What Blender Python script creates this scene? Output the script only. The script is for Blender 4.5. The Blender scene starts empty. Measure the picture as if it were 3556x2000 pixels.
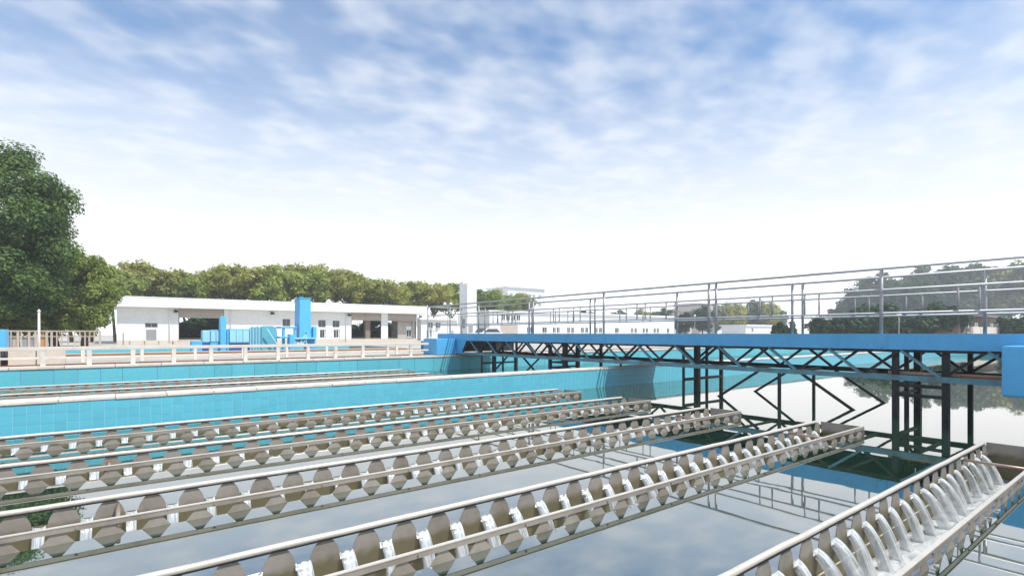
import bpy, bmesh, math, random
import numpy as np
from mathutils import Vector, Matrix

# ------------------------------------------------------------------ camera, sky, sun, exposure
# world axes: X runs along the troughs, Y runs along the travelling bridge, Z up, the basin water lies at z = 0
sc = bpy.context.scene
COL = sc.collection
HEAD = math.atan2(0.6062, 0.7953)
cam_d = bpy.data.cameras.new("camera"); cam = bpy.data.objects.new("camera", cam_d); COL.objects.link(cam)
cam.location = (0, 0, 1.356); cam.rotation_euler = (math.pi / 2, 0, -HEAD)
cam_d.sensor_width = 36; cam_d.lens = 18.30; cam_d.shift_y = 0.0444
cam_d.clip_start = 0.05; cam_d.clip_end = 3000
sc.camera = cam

SUN = Vector((0.42, -0.90, 1.45)).normalized()
SUN_EL = math.asin(SUN.z); SUN_AZ = math.atan2(SUN.x, SUN.y)
world = bpy.data.worlds.new("World"); sc.world = world; world.use_nodes = True
wn = world.node_tree.nodes; wl = world.node_tree.links; wn.clear()
def wnode(t, **k):
    n = wn.new(t)
    for a, b in k.items(): setattr(n, a, b)
    return n
def wmath(op, a, b=None, c=None, clamp=False):
    n = wnode('ShaderNodeMath', operation=op, use_clamp=clamp)
    for i, v in enumerate((a, b, c)):
        if v is None: continue
        if isinstance(v, (int, float)): n.inputs[i].default_value = v
        else: wl.new(v, n.inputs[i])
    return n.outputs[0]
def wmap(v, a, b, c, d, smooth=True):
    n = wnode('ShaderNodeMapRange', interpolation_type='SMOOTHSTEP' if smooth else 'LINEAR')
    wl.new(v, n.inputs[0])
    for i, x in enumerate((a, b, c, d)): n.inputs[i + 1].default_value = x
    return n.outputs[0]
sky = wnode('ShaderNodeTexSky', sky_type='NISHITA', sun_disc=False)
sky.sun_elevation = SUN_EL; sky.sun_rotation = SUN_AZ; sky.air_density = 1.0; sky.dust_density = 1.0; sky.ozone_density = 1.4
tc = wnode('ShaderNodeTexCoord'); sep = wnode('ShaderNodeSeparateXYZ'); wl.new(tc.outputs['Generated'], sep.inputs[0])
zc = wmath('MAXIMUM', sep.outputs[2], 0.0); zd = wmath('ADD', zc, 0.10)
cmb = wnode('ShaderNodeCombineXYZ'); wl.new(wmath('DIVIDE', sep.outputs[0], zd), cmb.inputs[0]); wl.new(wmath('DIVIDE', sep.outputs[1], zd), cmb.inputs[1])
def wnoise(scale, detail, rough, dist, off, sx=1.0, sy=1.0, rot=0.0):
    mp = wnode('ShaderNodeMapping'); wl.new(cmb.outputs[0], mp.inputs[0])
    mp.inputs['Location'].default_value = (off, off * 0.7, off * 0.3); mp.inputs['Rotation'].default_value = (0, 0, rot)
    mp.inputs['Scale'].default_value = (sx, sy, 1)
    n = wnode('ShaderNodeTexNoise'); wl.new(mp.outputs[0], n.inputs['Vector'])
    n.inputs['Scale'].default_value = scale; n.inputs['Detail'].default_value = detail
    n.inputs['Roughness'].default_value = rough; n.inputs['Distortion'].default_value = dist
    return n.outputs[0]
n_big = wnoise(1.3, 3, 0.5, 0.2, 3.1)
n_mid = wnoise(6.2, 2.5, 0.40, 0.10, 9.4, 1.0, 1.3, 0.6)
puff = wmap(n_mid, 0.30, 0.80, 0.0, 1.0)
bank = wmap(n_big, 0.36, 0.66, 0.0, 1.0)
cloud = wmath('ADD', wmath('MULTIPLY', puff, 0.44), wmath('MULTIPLY', bank, 0.20), clamp=True)
low = wmap(zc, 0.12, 0.53, 1.0, 0.0)
cover = wmath('ADD', wmath('MULTIPLY', cloud, wmath('SUBTRACT', 1.0, low)), low, clamp=True)
mixc = wnode('ShaderNodeMix', data_type='RGBA')
wl.new(cover, mixc.inputs['Factor'])
skyg = wnode('ShaderNodeMix', data_type='RGBA', blend_type='MULTIPLY'); skyg.inputs['Factor'].default_value = 1.0
wl.new(sky.outputs[0], skyg.inputs['A']); skyg.inputs['B'].default_value = (0.44, 1.22, 1.74, 1)
wl.new(skyg.outputs['Result'], mixc.inputs['A']); 
white = wnode('ShaderNodeMix', data_type='RGBA'); wl.new(wmap(zc, 0.02, 0.22, 1.0, 0.0), white.inputs['Factor'])
white.inputs['A'].default_value = (10.4, 10.6, 10.9, 1); white.inputs['B'].default_value = (19.5, 19.5, 19.5, 1)
wl.new(white.outputs['Result'], mixc.inputs['B'])
bg = wnode('ShaderNodeBackground'); bg.inputs['Strength'].default_value = 0.10
wl.new(mixc.outputs['Result'], bg.inputs['Color'])
wo = wnode('ShaderNodeOutputWorld'); wl.new(bg.outputs[0], wo.inputs['Surface'])

sun_d = bpy.data.lights.new("sun", 'SUN'); sun = bpy.data.objects.new("sun", sun_d); COL.objects.link(sun)
sun_d.energy = 4.2; sun_d.angle = math.radians(0.53); sun_d.color = (1.0, 0.95, 0.87)
sun.rotation_euler = (-SUN).to_track_quat('-Z', 'Y').to_euler(); sun.location = (20, -20, 40)

sc.view_settings.view_transform = 'Standard'; sc.view_settings.look = 'None'
sc.view_settings.exposure = 0.10; sc.view_settings.gamma = 1.0; sc.view_settings.use_curve_mapping = False
sc.render.engine = 'CYCLES'
sc.cycles.use_denoising = True
sc.cycles.max_bounces = 8; sc.cycles.transparent_max_bounces = 16; sc.cycles.glossy_bounces = 4; sc.cycles.diffuse_bounces = 3
sc.cycles.caustics_reflective = False; sc.cycles.caustics_refractive = False

# ------------------------------------------------------------------ helpers
R = random.Random(7)
F, CX, HY, CH = 1808.0, 1778.0, 1158.0, 1.356
def u_at(px, v):                       # X of the ground line at distance v seen in column px
    t = (px - CX) / F
    return v * (0.6062 + 0.7953 * t) / (0.7953 - 0.6062 * t)
def depth(u, v): return 0.6062 * u + 0.7953 * v
def z_at(py, u, v): return CH - (py - HY) * depth(u, v) / F

class MB:
    def __init__(s): s.v = []; s.f = []
    def box(s, x0, x1, y0, y1, z0, z1):
        b = len(s.v)
        s.v += [(x0,y0,z0),(x1,y0,z0),(x1,y1,z0),(x0,y1,z0),(x0,y0,z1),(x1,y0,z1),(x1,y1,z1),(x0,y1,z1)]
        s.f += [tuple(b + i for i in q) for q in ((0,3,2,1),(4,5,6,7),(0,1,5,4),(1,2,6,5),(2,3,7,6),(3,0,4,7))]
        return s
    def bar(s, a, b, w, h, up=(0, 0, 1)):
        a = Vector(a); b = Vector(b); d = (b - a).normalized(); up = Vector(up)
        if abs(d.dot(up)) > 0.98: up = Vector((1, 0, 0))
        sx = d.cross(up).normalized(); sz = sx.cross(d).normalized(); k = len(s.v)
        for p in (a, b):
            for (i, j) in ((-1,-1),(1,-1),(1,1),(-1,1)): s.v.append(tuple(p + sx * (i * w / 2) + sz * (j * h / 2)))
        s.f += [tuple(k + i for i in q) for q in ((0,1,2,3),(7,6,5,4),(0,4,5,1),(1,5,6,2),(2,6,7,3),(3,7,4,0))]
        return s
    def tube(s, pts, rad, n=8, cap=True):
        pts = [Vector(p) for p in pts]
        if not isinstance(rad, (list, tuple)): rad = [rad] * len(pts)
        k0 = len(s.v); ref = Vector((0.13, 0.21, 0.97)).normalized()
        for i, p in enumerate(pts):
            d = (pts[min(i + 1, len(pts) - 1)] - pts[max(i - 1, 0)]).normalized()
            r = ref if abs(d.dot(ref)) < 0.9 else Vector((1, 0, 0))
            x = d.cross(r).normalized(); y = d.cross(x).normalized()
            for j in range(n):
                a = 2 * math.pi * j / n
                s.v.append(tuple(p + (x * math.cos(a) + y * math.sin(a)) * rad[i]))
        for i in range(len(pts) - 1):
            for j in range(n):
                a = k0 + i * n + j; b = k0 + i * n + (j + 1) % n
                s.f.append((a, b, b + n, a + n))
        if cap:
            s.f.append(tuple(k0 + j for j in reversed(range(n)))); e = k0 + (len(pts) - 1) * n
            s.f.append(tuple(e + j for j in range(n)))
        return s
    def prism(s, poly, axis, a, b):    # poly: 2-D outline swept along axis ('x', 'y' or 'z')
        def p3(q, t): return {'x': (t, q[0], q[1]), 'y': (q[0], t, q[1]), 'z': (q[0], q[1], t)}[axis]
        k = len(s.v); n = len(poly)
        s.v += [p3(q, a) for q in poly] + [p3(q, b) for q in poly]
        s.f += [tuple(k + i for i in range(n)), tuple(k + n + i for i in reversed(range(n)))]
        for i in range(n): s.f.append((k + i, k + n + i, k + n + (i + 1) % n, k + (i + 1) % n))
        return s
    def mesh(s, name, m, bevel=0.0, smooth=False):
        me = bpy.data.meshes.new(name); me.from_pydata(s.v, [], s.f)
        bm = bmesh.new(); bm.from_mesh(me); bmesh.ops.recalc_face_normals(bm, faces=bm.faces)
        if bevel:
            bmesh.ops.bevel(bm, geom=[e for e in bm.edges if len(e.link_faces) == 2 and e.calc_face_angle(0) > 0.6], offset=bevel, segments=2, affect='EDGES', profile=0.6)
        bm.to_mesh(me); bm.free()
        if smooth:
            for p in me.polygons: p.use_smooth = True
        if m: me.materials.append(m)
        return me

def link(name, data, parent=None, loc=None, rz=0.0):
    o = bpy.data.objects.new(name, data); COL.objects.link(o)
    if loc is not None: o.location = loc
    if rz: o.rotation_euler.z = rz
    if parent is not None: o.parent = parent
    return o
def part(name, mb, m, parent, bevel=0.0, smooth=False):
    """a mesh written in world coordinates, parented to an unrotated thing"""
    o = link(name, mb.mesh(name, m, bevel, smooth))
    o.parent = parent
    p = Vector((0, 0, 0)); q = parent
    while q is not None: p += Vector(q.location); q = q.parent
    o.location = -p
    return o
def tag(o, label, cat=None, group=None, kind=None):
    o["label"] = label
    if cat: o["category"] = cat
    if group: o["group"] = group
    if kind: o["kind"] = kind
    return o
def thing(name, label, cat, loc=(0, 0, 0), group=None):
    return tag(link(name, None, None, loc), label, cat, group)
def copy_tree(o, parent=None):
    c = o.copy(); COL.objects.link(c); c.parent = parent
    for ch in o.children: copy_tree(ch, c)
    return c

# ------------------------------------------------------------------ materials
def new_mat(name):
    m = bpy.data.materials.new(name); m.use_nodes = True
    nt = m.node_tree; b = nt.nodes['Principled BSDF']
    return m, nt, b
def ramp_node(nt, fac, stops):
    r = nt.nodes.new('ShaderNodeValToRGB'); nt.links.new(fac, r.inputs[0])
    e = r.color_ramp.elements
    while len(e) < len(stops): e.new(0.5)
    for i, (p, c) in enumerate(stops): e[i].position = p; e[i].color = (*c, 1)
    return r.outputs[0]
def noise_node(nt, scale, detail=5, rough=0.55, vec=None, stretch=None, coord='Object', dist=0.0):
    t = nt.nodes.new('ShaderNodeTexCoord'); mp = nt.nodes.new('ShaderNodeMapping'); nt.links.new(t.outputs[coord], mp.inputs[0])
    if stretch: mp.inputs['Scale'].default_value = stretch
    n = nt.nodes.new('ShaderNodeTexNoise'); nt.links.new(mp.outputs[0], n.inputs['Vector'])
    n.inputs['Scale'].default_value = scale; n.inputs['Detail'].default_value = detail; n.inputs['Roughness'].default_value = rough
    n.inputs['Distortion'].default_value = dist
    return n.outputs[0]
def mixrgb(nt, fac, a, b, mode='MIX'):
    n = nt.nodes.new('ShaderNodeMix'); n.data_type = 'RGBA'; n.blend_type = mode
    for i, v in (('Factor', fac), ('A', a), ('B', b)):
        if isinstance(v, (int, float)): n.inputs[i].default_value = v
        elif isinstance(v, tuple): n.inputs[i].default_value = (*v, 1)
        else: nt.links.new(v, n.inputs[i])
    return n.outputs['Result']
def bump(nt, b, h, strength, dist=0.02):
    n = nt.nodes.new('ShaderNodeBump'); n.inputs['Strength'].default_value = strength; n.inputs['Distance'].default_value = dist
    nt.links.new(h, n.inputs['Height']); nt.links.new(n.outputs[0], b.inputs['Normal'])
def worn(name, col, dirt, amount=0.5, scale=3.0, rough=0.6, metal=0.0, streak=None, bmp=0.15, spec=0.5, vary=0.0, fine=True):
    """base colour with blotches of dirt (or streaks), small per-object variation and fine relief"""
    m, nt, b = new_mat(name)
    n = noise_node(nt, scale, 6, 0.6, stretch=streak)
    f = nt.nodes.new('ShaderNodeMapRange'); nt.links.new(n, f.inputs[0])
    f.inputs[1].default_value = 0.62 - 0.28 * amount; f.inputs[2].default_value = 0.78; f.inputs[4].default_value = min(1.0, 0.35 + amount * 0.6)
    c = mixrgb(nt, f.outputs[0], col, dirt)
    if fine:
        g = noise_node(nt, scale * 9, 3, 0.6)
        g2 = nt.nodes.new('ShaderNodeMapRange'); nt.links.new(g, g2.inputs[0]); g2.inputs[3].default_value = 0.86; g2.inputs[4].default_value = 1.12
        cc = nt.nodes.new('ShaderNodeCombineColor')
        for i in range(3): nt.links.new(g2.outputs[0], cc.inputs[i])
        c = mixrgb(nt, 1.0, c, cc.outputs[0], 'MULTIPLY')
    if vary:
        oi = nt.nodes.new('ShaderNodeObjectInfo'); mr = nt.nodes.new('ShaderNodeMapRange'); nt.links.new(oi.outputs['Random'], mr.inputs[0])
        mr.inputs[3].default_value = 1 - vary; mr.inputs[4].default_value = 1 + vary
        cc = nt.nodes.new('ShaderNodeCombineColor')
        for i in range(3): nt.links.new(mr.outputs[0], cc.inputs[i])
        c = mixrgb(nt, 1.0, c, cc.outputs[0], 'MULTIPLY')
    nt.links.new(c, b.inputs['Base Color'])
    b.inputs['Roughness'].default_value = rough; b.inputs['Metallic'].default_value = metal; b.inputs['Specular IOR Level'].default_value = spec
    if bmp: bump(nt, b, noise_node(nt, scale * 12, 3, 0.6), bmp, 0.006)
    return m
M = {}
M['concrete'] = worn('pale_concrete', (0.62, 0.57, 0.50), (0.34, 0.30, 0.25), 0.5, 0.9, 0.85)
M['coping'] = worn('white_coping', (0.74, 0.68, 0.60), (0.40, 0.33, 0.27), 0.35, 2.4, 0.7, vary=0.06)
M['ground'] = worn('dirty_paving', (0.56, 0.52, 0.45), (0.24, 0.20, 0.16), 0.6, 0.55, 0.9)
M['dirt'] = worn('dirt_strip', (0.34, 0.27, 0.20), (0.12, 0.09, 0.07), 0.7, 1.6, 0.95, bmp=0.6)
M['tile'] = worn('cyan_tile', (0.125, 0.50, 0.62), (0.10, 0.44, 0.55), 0.4, 2.0, 0.28, vary=0.045, bmp=0.05, fine=False)
M['grout'] = worn('pale_grout', (0.36, 0.70, 0.80), (0.20, 0.56, 0.66), 0.6, 1.2, 0.8)
M['panel'] = worn('cyan_panel', (0.12, 0.50, 0.60), (0.17, 0.50, 0.50), 0.5, 2.2, 0.45, streak=(3.0, 1, 0.25), vary=0.07, bmp=0.05)
M['blue'] = worn('blue_paint', (0.105, 0.46, 0.80), (0.075, 0.35, 0.62), 0.5, 1.1, 0.42, streak=(1.5, 1.5, 0.35), bmp=0.05)
M['navy'] = worn('dark_blue_paint', (0.03, 0.10, 0.34), (0.02, 0.06, 0.18), 0.3, 1.5, 0.4)
M['cyan'] = worn('bright_cyan_paint', (0.10, 0.47, 0.76), (0.14, 0.40, 0.62), 0.35, 1.0, 0.4, streak=(2, 2, 0.4), bmp=0.05)
M['cyanpale'] = worn('pale_cyan_paint', (0.36, 0.66, 0.82), (0.16, 0.46, 0.66), 0.5, 1.4, 0.5, streak=(3, 3, 0.3), bmp=0.05)
M['teal'] = worn('teal_cloth', (0.13, 0.42, 0.52), (0.08, 0.30, 0.42), 0.5, 1.6, 0.6, streak=(4, 4, 0.4))
M['truss'] = worn('shaded_truss_steel', (0.010, 0.014, 0.016), (0.03, 0.018, 0.012), 0.5, 3.0, 0.55, metal=0.2)  # near-black puts the shade of far and inner bridge members into the colour
M['trusslit'] = worn('lit_teal_truss_paint', (0.13, 0.33, 0.40), (0.13, 0.07, 0.035), 0.75, 4.0, 0.5)  # lit copy of the truss colour for the near side, with rust patches
M['black'] = worn('black_steel', (0.012, 0.014, 0.016), (0.03, 0.02, 0.015), 0.4, 4, 0.6)
M['steel'] = worn('stainless_rail', (0.56, 0.55, 0.54), (0.38, 0.37, 0.36), 0.4, 5, 0.4, metal=0.15, bmp=0.03)
M['railgrey'] = worn('grey_rail_paint', (0.38, 0.37, 0.37), (0.26, 0.25, 0.25), 0.4, 4, 0.4, metal=0.1, bmp=0.03)
M['weir'] = worn('weir_steel', (0.31, 0.255, 0.205), (0.17, 0.125, 0.08), 0.6, 3.5, 0.45, metal=0.25, streak=(1, 1, 0.6), bmp=0.06)
def weir_mat():
    m = worn('weir_steel', (0.37, 0.325, 0.275), (0.16, 0.12, 0.08), 0.65, 2.6, 0.45, metal=0.2, streak=(1, 1, 0.6), bmp=0.06)
    nt = m.node_tree; b = nt.nodes['Principled BSDF']; src = b.inputs['Base Color'].links[0].from_socket
    t = nt.nodes.new('ShaderNodeTexCoord'); sp = nt.nodes.new('ShaderNodeSeparateXYZ'); nt.links.new(t.outputs['Object'], sp.inputs[0])
    a = nt.nodes.new('ShaderNodeMath'); a.operation = 'MULTIPLY_ADD'; nt.links.new(noise_node(nt, 7, 4, 0.6), a.inputs[0]); a.inputs[1].default_value = 0.12; nt.links.new(sp.outputs[2], a.inputs[2])
    f = nt.nodes.new('ShaderNodeMapRange'); f.interpolation_type = 'SMOOTHSTEP'; nt.links.new(a.outputs[0], f.inputs[0])
    f.inputs[1].default_value = 0.005; f.inputs[2].default_value = 0.075; f.inputs[3].default_value = 0.85; f.inputs[4].default_value = 0.0
    nt.links.new(mixrgb(nt, f.outputs[0], src, (0.15, 0.125, 0.055)), b.inputs['Base Color'])
    return m
M['weir'] = weir_mat()
M['weirdark'] = worn('submerged_weir_steel', (0.22, 0.19, 0.15), (0.10, 0.09, 0.05), 0.6, 3.0, 0.5, metal=0.3)
M['pipe'] = worn('cream_pipe', (0.70, 0.63, 0.54), (0.45, 0.36, 0.28), 0.35, 4, 0.35, metal=0.15, bmp=0.04)
M['copper'] = worn('copper_rod', (0.55, 0.38, 0.29), (0.35, 0.22, 0.16), 0.4, 5, 0.4, metal=0.3)
M['rust'] = worn('rusty_rail', (0.33, 0.14, 0.05), (0.10, 0.05, 0.03), 0.5, 3, 0.85)
M['white'] = worn('white_render', (0.84, 0.84, 0.83), (0.70, 0.68, 0.63), 0.35, 0.5, 0.8, streak=(1, 1, 0.4), bmp=0.08)
M['whitefar'] = worn('white_far_wall', (0.86, 0.87, 0.88), (0.76, 0.76, 0.76), 0.3, 0.3, 0.85, bmp=0)
M['cream'] = worn('cream_rail_paint', (0.76, 0.69, 0.61), (0.46, 0.38, 0.31), 0.4, 2.2, 0.7, vary=0.05)
M['beige'] = worn('beige_dado', (0.66, 0.57, 0.48), (0.48, 0.40, 0.33), 0.45, 1.2, 0.8)
M['shutter'] = worn('shutter_slat', (0.50, 0.43, 0.37), (0.30, 0.25, 0.21), 0.4, 2, 0.6, vary=0.10)
M['glass'] = worn('dark_glass', (0.03, 0.04, 0.045), (0.06, 0.07, 0.07), 0.4, 1.5, 0.08, bmp=0, spec=0.8)
M['greypanel'] = worn('grey_panel', (0.30, 0.31, 0.33), (0.24, 0.25, 0.27), 0.4, 2, 0.5)
M['brownwall'] = worn('brown_wall', (0.24, 0.18, 0.14), (0.14, 0.10, 0.08), 0.5, 0.8, 0.85)
M['roofdark'] = worn('grey_brown_roof', (0.22, 0.20, 0.19), (0.14, 0.13, 0.12), 0.5, 0.6, 0.8)
M['wood'] = worn('weathered_wood', (0.52, 0.42, 0.34), (0.30, 0.22, 0.17), 0.5, 2.5, 0.85, streak=(1, 1, 0.2))
M['ochre'] = worn('ochre_board', (0.50, 0.26, 0.11), (0.28, 0.13, 0.06), 0.5, 2.5, 0.8)
M['bark'] = worn('bark', (0.10, 0.075, 0.055), (0.045, 0.035, 0.028), 0.6, 4, 0.95, streak=(3, 3, 0.6), bmp=0.6)
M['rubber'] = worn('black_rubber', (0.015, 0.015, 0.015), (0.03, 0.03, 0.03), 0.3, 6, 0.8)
M['carwhite'] = worn('white_car_paint', (0.72, 0.72, 0.73), (0.6, 0.6, 0.6), 0.2, 2, 0.2, bmp=0)
M['chrome'] = worn('wheel_metal', (0.5, 0.5, 0.5), (0.3, 0.3, 0.3), 0.3, 8, 0.3, metal=0.9)
M['lamp'] = worn('lamp_globe', (0.80, 0.80, 0.78), (0.7, 0.7, 0.68), 0.2, 4, 0.3, bmp=0)

def leaf_mat(name, dark, mid, light, trans=0.45):
    m, nt, b = new_mat(name); nt.nodes.remove(b)
    g = nt.nodes.new('ShaderNodeNewGeometry'); oi = nt.nodes.new('ShaderNodeObjectInfo')
    n = noise_node(nt, 0.55, 2, 0.5)
    a = nt.nodes.new('ShaderNodeMath'); a.operation = 'MULTIPLY_ADD'; nt.links.new(g.outputs['Random Per Island'], a.inputs[0]); a.inputs[1].default_value = 0.55; nt.links.new(n, a.inputs[2])
    s = nt.nodes.new('ShaderNodeMath'); s.operation = 'MULTIPLY_ADD'; nt.links.new(oi.outputs['Random'], s.inputs[0]); s.inputs[1].default_value = 0.22; nt.links.new(a.outputs[0], s.inputs[2])
    c = ramp_node(nt, s.outputs[0], ((0.35, dark), (0.80, mid), (1.15, light)))
    d = nt.nodes.new('ShaderNodeBsdfPrincipled'); nt.links.new(c, d.inputs['Base Color']); d.inputs['Roughness'].default_value = 0.55; d.inputs['Specular IOR Level'].default_value = 0.3
    t = nt.nodes.new('ShaderNodeBsdfTranslucent'); nt.links.new(mixrgb(nt, 1.0, c, (1.0, 1.1, 0.5), 'MULTIPLY'), t.inputs[0])
    mx = nt.nodes.new('ShaderNodeMixShader'); mx.inputs[0].default_value = trans
    nt.links.new(d.outputs[0], mx.inputs[1]); nt.links.new(t.outputs[0], mx.inputs[2])
    nt.links.new(mx.outputs[0], nt.nodes['Material Output'].inputs[0])
    return m
M['leafdark'] = leaf_mat('dark_green_leaf', (0.014, 0.040, 0.012), (0.045, 0.095, 0.026), (0.16, 0.24, 0.062))
M['leafmid'] = leaf_mat('fresh_green_leaf', (0.10, 0.145, 0.030), (0.25, 0.31, 0.065), (0.38, 0.42, 0.11))
M['leafolive'] = leaf_mat('olive_leaf', (0.15, 0.165, 0.040), (0.33, 0.335, 0.080), (0.46, 0.43, 0.13))
M['leafgrey'] = leaf_mat('grey_green_leaf', (0.050, 0.080, 0.038), (0.090, 0.130, 0.060), (0.15, 0.19, 0.09))
M['leafhedge'] = leaf_mat('hedge_leaf', (0.018, 0.050, 0.022), (0.030, 0.080, 0.032), (0.06, 0.12, 0.05))

def water_mat(name, body, r0=0.30, rip=0.012, rscale=1.6):
    m, nt, b = new_mat(name)
    lw = nt.nodes.new('ShaderNodeLayerWeight'); lw.inputs['Blend'].default_value = 0.5
    mr = nt.nodes.new('ShaderNodeMapRange'); pw = nt.nodes.new('ShaderNodeMath'); pw.operation = 'POWER'; nt.links.new(lw.outputs['Facing'], pw.inputs[0]); pw.inputs[1].default_value = 1.35
    nt.links.new(pw.outputs[0], mr.inputs[0])
    mr.inputs[1].default_value = 0.0; mr.inputs[2].default_value = 1.0; mr.inputs[3].default_value = r0; mr.inputs[4].default_value = 0.82
    nt.links.new(mixrgb(nt, noise_node(nt, 0.4, 3, 0.5), body, tuple(x * 1.5 for x in body)), b.inputs['Base Color'])
    b.inputs['Roughness'].default_value = 0.5; b.inputs['Specular IOR Level'].default_value = 0.0
    g = nt.nodes.new('ShaderNodeBsdfGlossy'); g.inputs['Roughness'].default_value = 0.015; g.inputs['Color'].default_value = (0.965, 0.945, 0.91, 1)
    bp = nt.nodes.new('ShaderNodeBump'); bp.inputs['Strength'].default_value = rip * 10; bp.inputs['Distance'].default_value = 0.01
    nt.links.new(noise_node(nt, rscale, 3, 0.45, stretch=(1, 1, 1), dist=0.6), bp.inputs['Height'])
    nt.links.new(bp.outputs[0], g.inputs['Normal']); nt.links.new(bp.outputs[0], lw.inputs['Normal'])
    mx = nt.nodes.new('ShaderNodeMixShader'); nt.links.new(mr.outputs[0], mx.inputs[0])
    nt.links.new(b.outputs[0], mx.inputs[1]); nt.links.new(g.outputs[0], mx.inputs[2])
    nt.links.new(mx.outputs[0], nt.nodes['Material Output'].inputs[0])
    return m
M['water'] = water_mat('settled_water', (0.014, 0.038, 0.022), 0.26, 0.006, 1.1)
M['waterteal'] = water_mat('teal_water', (0.05, 0.20, 0.20), 0.25, 0.03, 3)
def foam_mat():
    m, nt, b = new_mat('foaming_water')
    n = noise_node(nt, 9, 6, 0.65, stretch=(0.5, 1, 1), dist=0.8)
    nt.links.new(ramp_node(nt, n, ((0.30, (0.20, 0.21, 0.19)), (0.52, (0.62, 0.63, 0.62)), (0.72, (0.86, 0.86, 0.86)))), b.inputs['Base Color'])
    b.inputs['Roughness'].default_value = 0.18; bump(nt, b, n, 0.7, 0.03)
    return m
M['foam'] = foam_mat()
def stream_mat():
    m, nt, b = new_mat('falling_water')
    n = noise_node(nt, 30, 4, 0.6, stretch=(1.6, 0.25, 0.12))
    b.inputs['Base Color'].default_value = (0.74, 0.76, 0.76, 1); b.inputs['Roughness'].default_value = 0.08; b.inputs['Specular IOR Level'].default_value = 0.9
    t = nt.nodes.new('ShaderNodeBsdfTransparent')
    f = nt.nodes.new('ShaderNodeMapRange'); nt.links.new(n, f.inputs[0]); f.inputs[1].default_value = 0.40; f.inputs[2].default_value = 0.66; f.inputs[3].default_value = 0.28; f.inputs[4].default_value = 0.95
    mx = nt.nodes.new('ShaderNodeMixShader'); nt.links.new(f.outputs[0], mx.inputs[0])
    nt.links.new(t.outputs[0], mx.inputs[1]); nt.links.new(b.outputs[0], mx.inputs[2]); nt.links.new(mx.outputs[0], nt.nodes['Material Output'].inputs[0])
    bump(nt, b, n, 0.5, 0.01)
    return m
M['stream'] = stream_mat()

# ------------------------------------------------------------------ ground and water
U0, U1 = -9.0, 48.0                    # the two basins along X
V0, VD0, VD1, V1 = 0.30, 9.10, 9.46, 17.0
B3 = (-14.0, 13.0, 27.2, 35.6)         # third basin further back
GZ = 0.47
def ground_sheet():
    xs = [-400, B3[0], U0, B3[1], U1, 400]; ys = [-300, V0, V1, B3[2], B3[3], 400]
    mb = MB()
    for i in range(len(xs) - 1):
        for j in range(len(ys) - 1):
            cx, cy = (xs[i] + xs[i+1]) / 2, (ys[j] + ys[j+1]) / 2
            if U0 < cx < U1 and V0 < cy < V1: continue
            if B3[0] < cx < B3[1] and B3[2] < cy < B3[3]: continue
            k = len(mb.v); mb.v += [(xs[i],ys[j],GZ),(xs[i+1],ys[j],GZ),(xs[i+1],ys[j+1],GZ),(xs[i],ys[j+1],GZ)]; mb.f.append((k,k+1,k+2,k+3))
    return mb
tag(link('ground', ground_sheet().mesh('ground', M['ground'])), 'pale dusty paving around the basins', kind='structure')
def sheet(x0, x1, y0, y1, z): 
    mb = MB(); mb.v = [(x0,y0,z),(x1,y0,z),(x1,y1,z),(x0,y1,z)]; mb.f = [(0,1,2,3)]; return mb
P = 0.263; LEN = 16.4; HW = 0.26; UE = 7.99   # weir tooth pitch, trough length, half width, trough end
NEAR_V = (1.45, 3.22, 4.95, 6.72, 8.55); FAR_V = (10.9, 12.6, 14.5, 16.4)
def basin_water(y0, y1, vs):           # open where the troughs stand
    mb = MB(); ys = [y0]
    for v in vs: ys += [v - 2 * HW, v]
    ys.append(y1)
    for i in range(len(ys) - 1):
        for (a, b, hole) in ((U0, UE - LEN, False), (UE - LEN, UE, i % 2 == 1), (UE, U1, False)):
            if hole: continue
            k = len(mb.v); mb.v += [(a,ys[i],0),(b,ys[i],0),(b,ys[i+1],0),(a,ys[i+1],0)]; mb.f.append((k,k+1,k+2,k+3))
    return mb
tag(link('water', basin_water(V0, VD0, NEAR_V).mesh('water', M['water'])), 'still mirror-like water of the near settling basin', kind='structure')
tag(link('water', basin_water(VD1, V1, FAR_V).mesh('water', M['water'])), 'still water of the second settling basin', kind='structure')
tag(link('water', sheet(*B3, 0.36).mesh('water', M['waterteal'])), 'pale teal water of the basin in front of the pump house', kind='structure')
tag(link('pavement', sheet(U0 - 3, U1, V1 + 0.5, V1 + 3.2, GZ + 0.005).mesh('pavement', M['dirt'])), 'strip of bare dirt behind the far basin wall', kind='structure')

# ------------------------------------------------------------------ basin walls
TP = 0.131
def plain_wall(name, label, x0, x1, y0, y1, z1, m):
    return tag(link(name, MB().box(x0, x1, y0, y1, -0.6, z1).mesh(name, m, 0.006)), label, 'wall')
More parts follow.
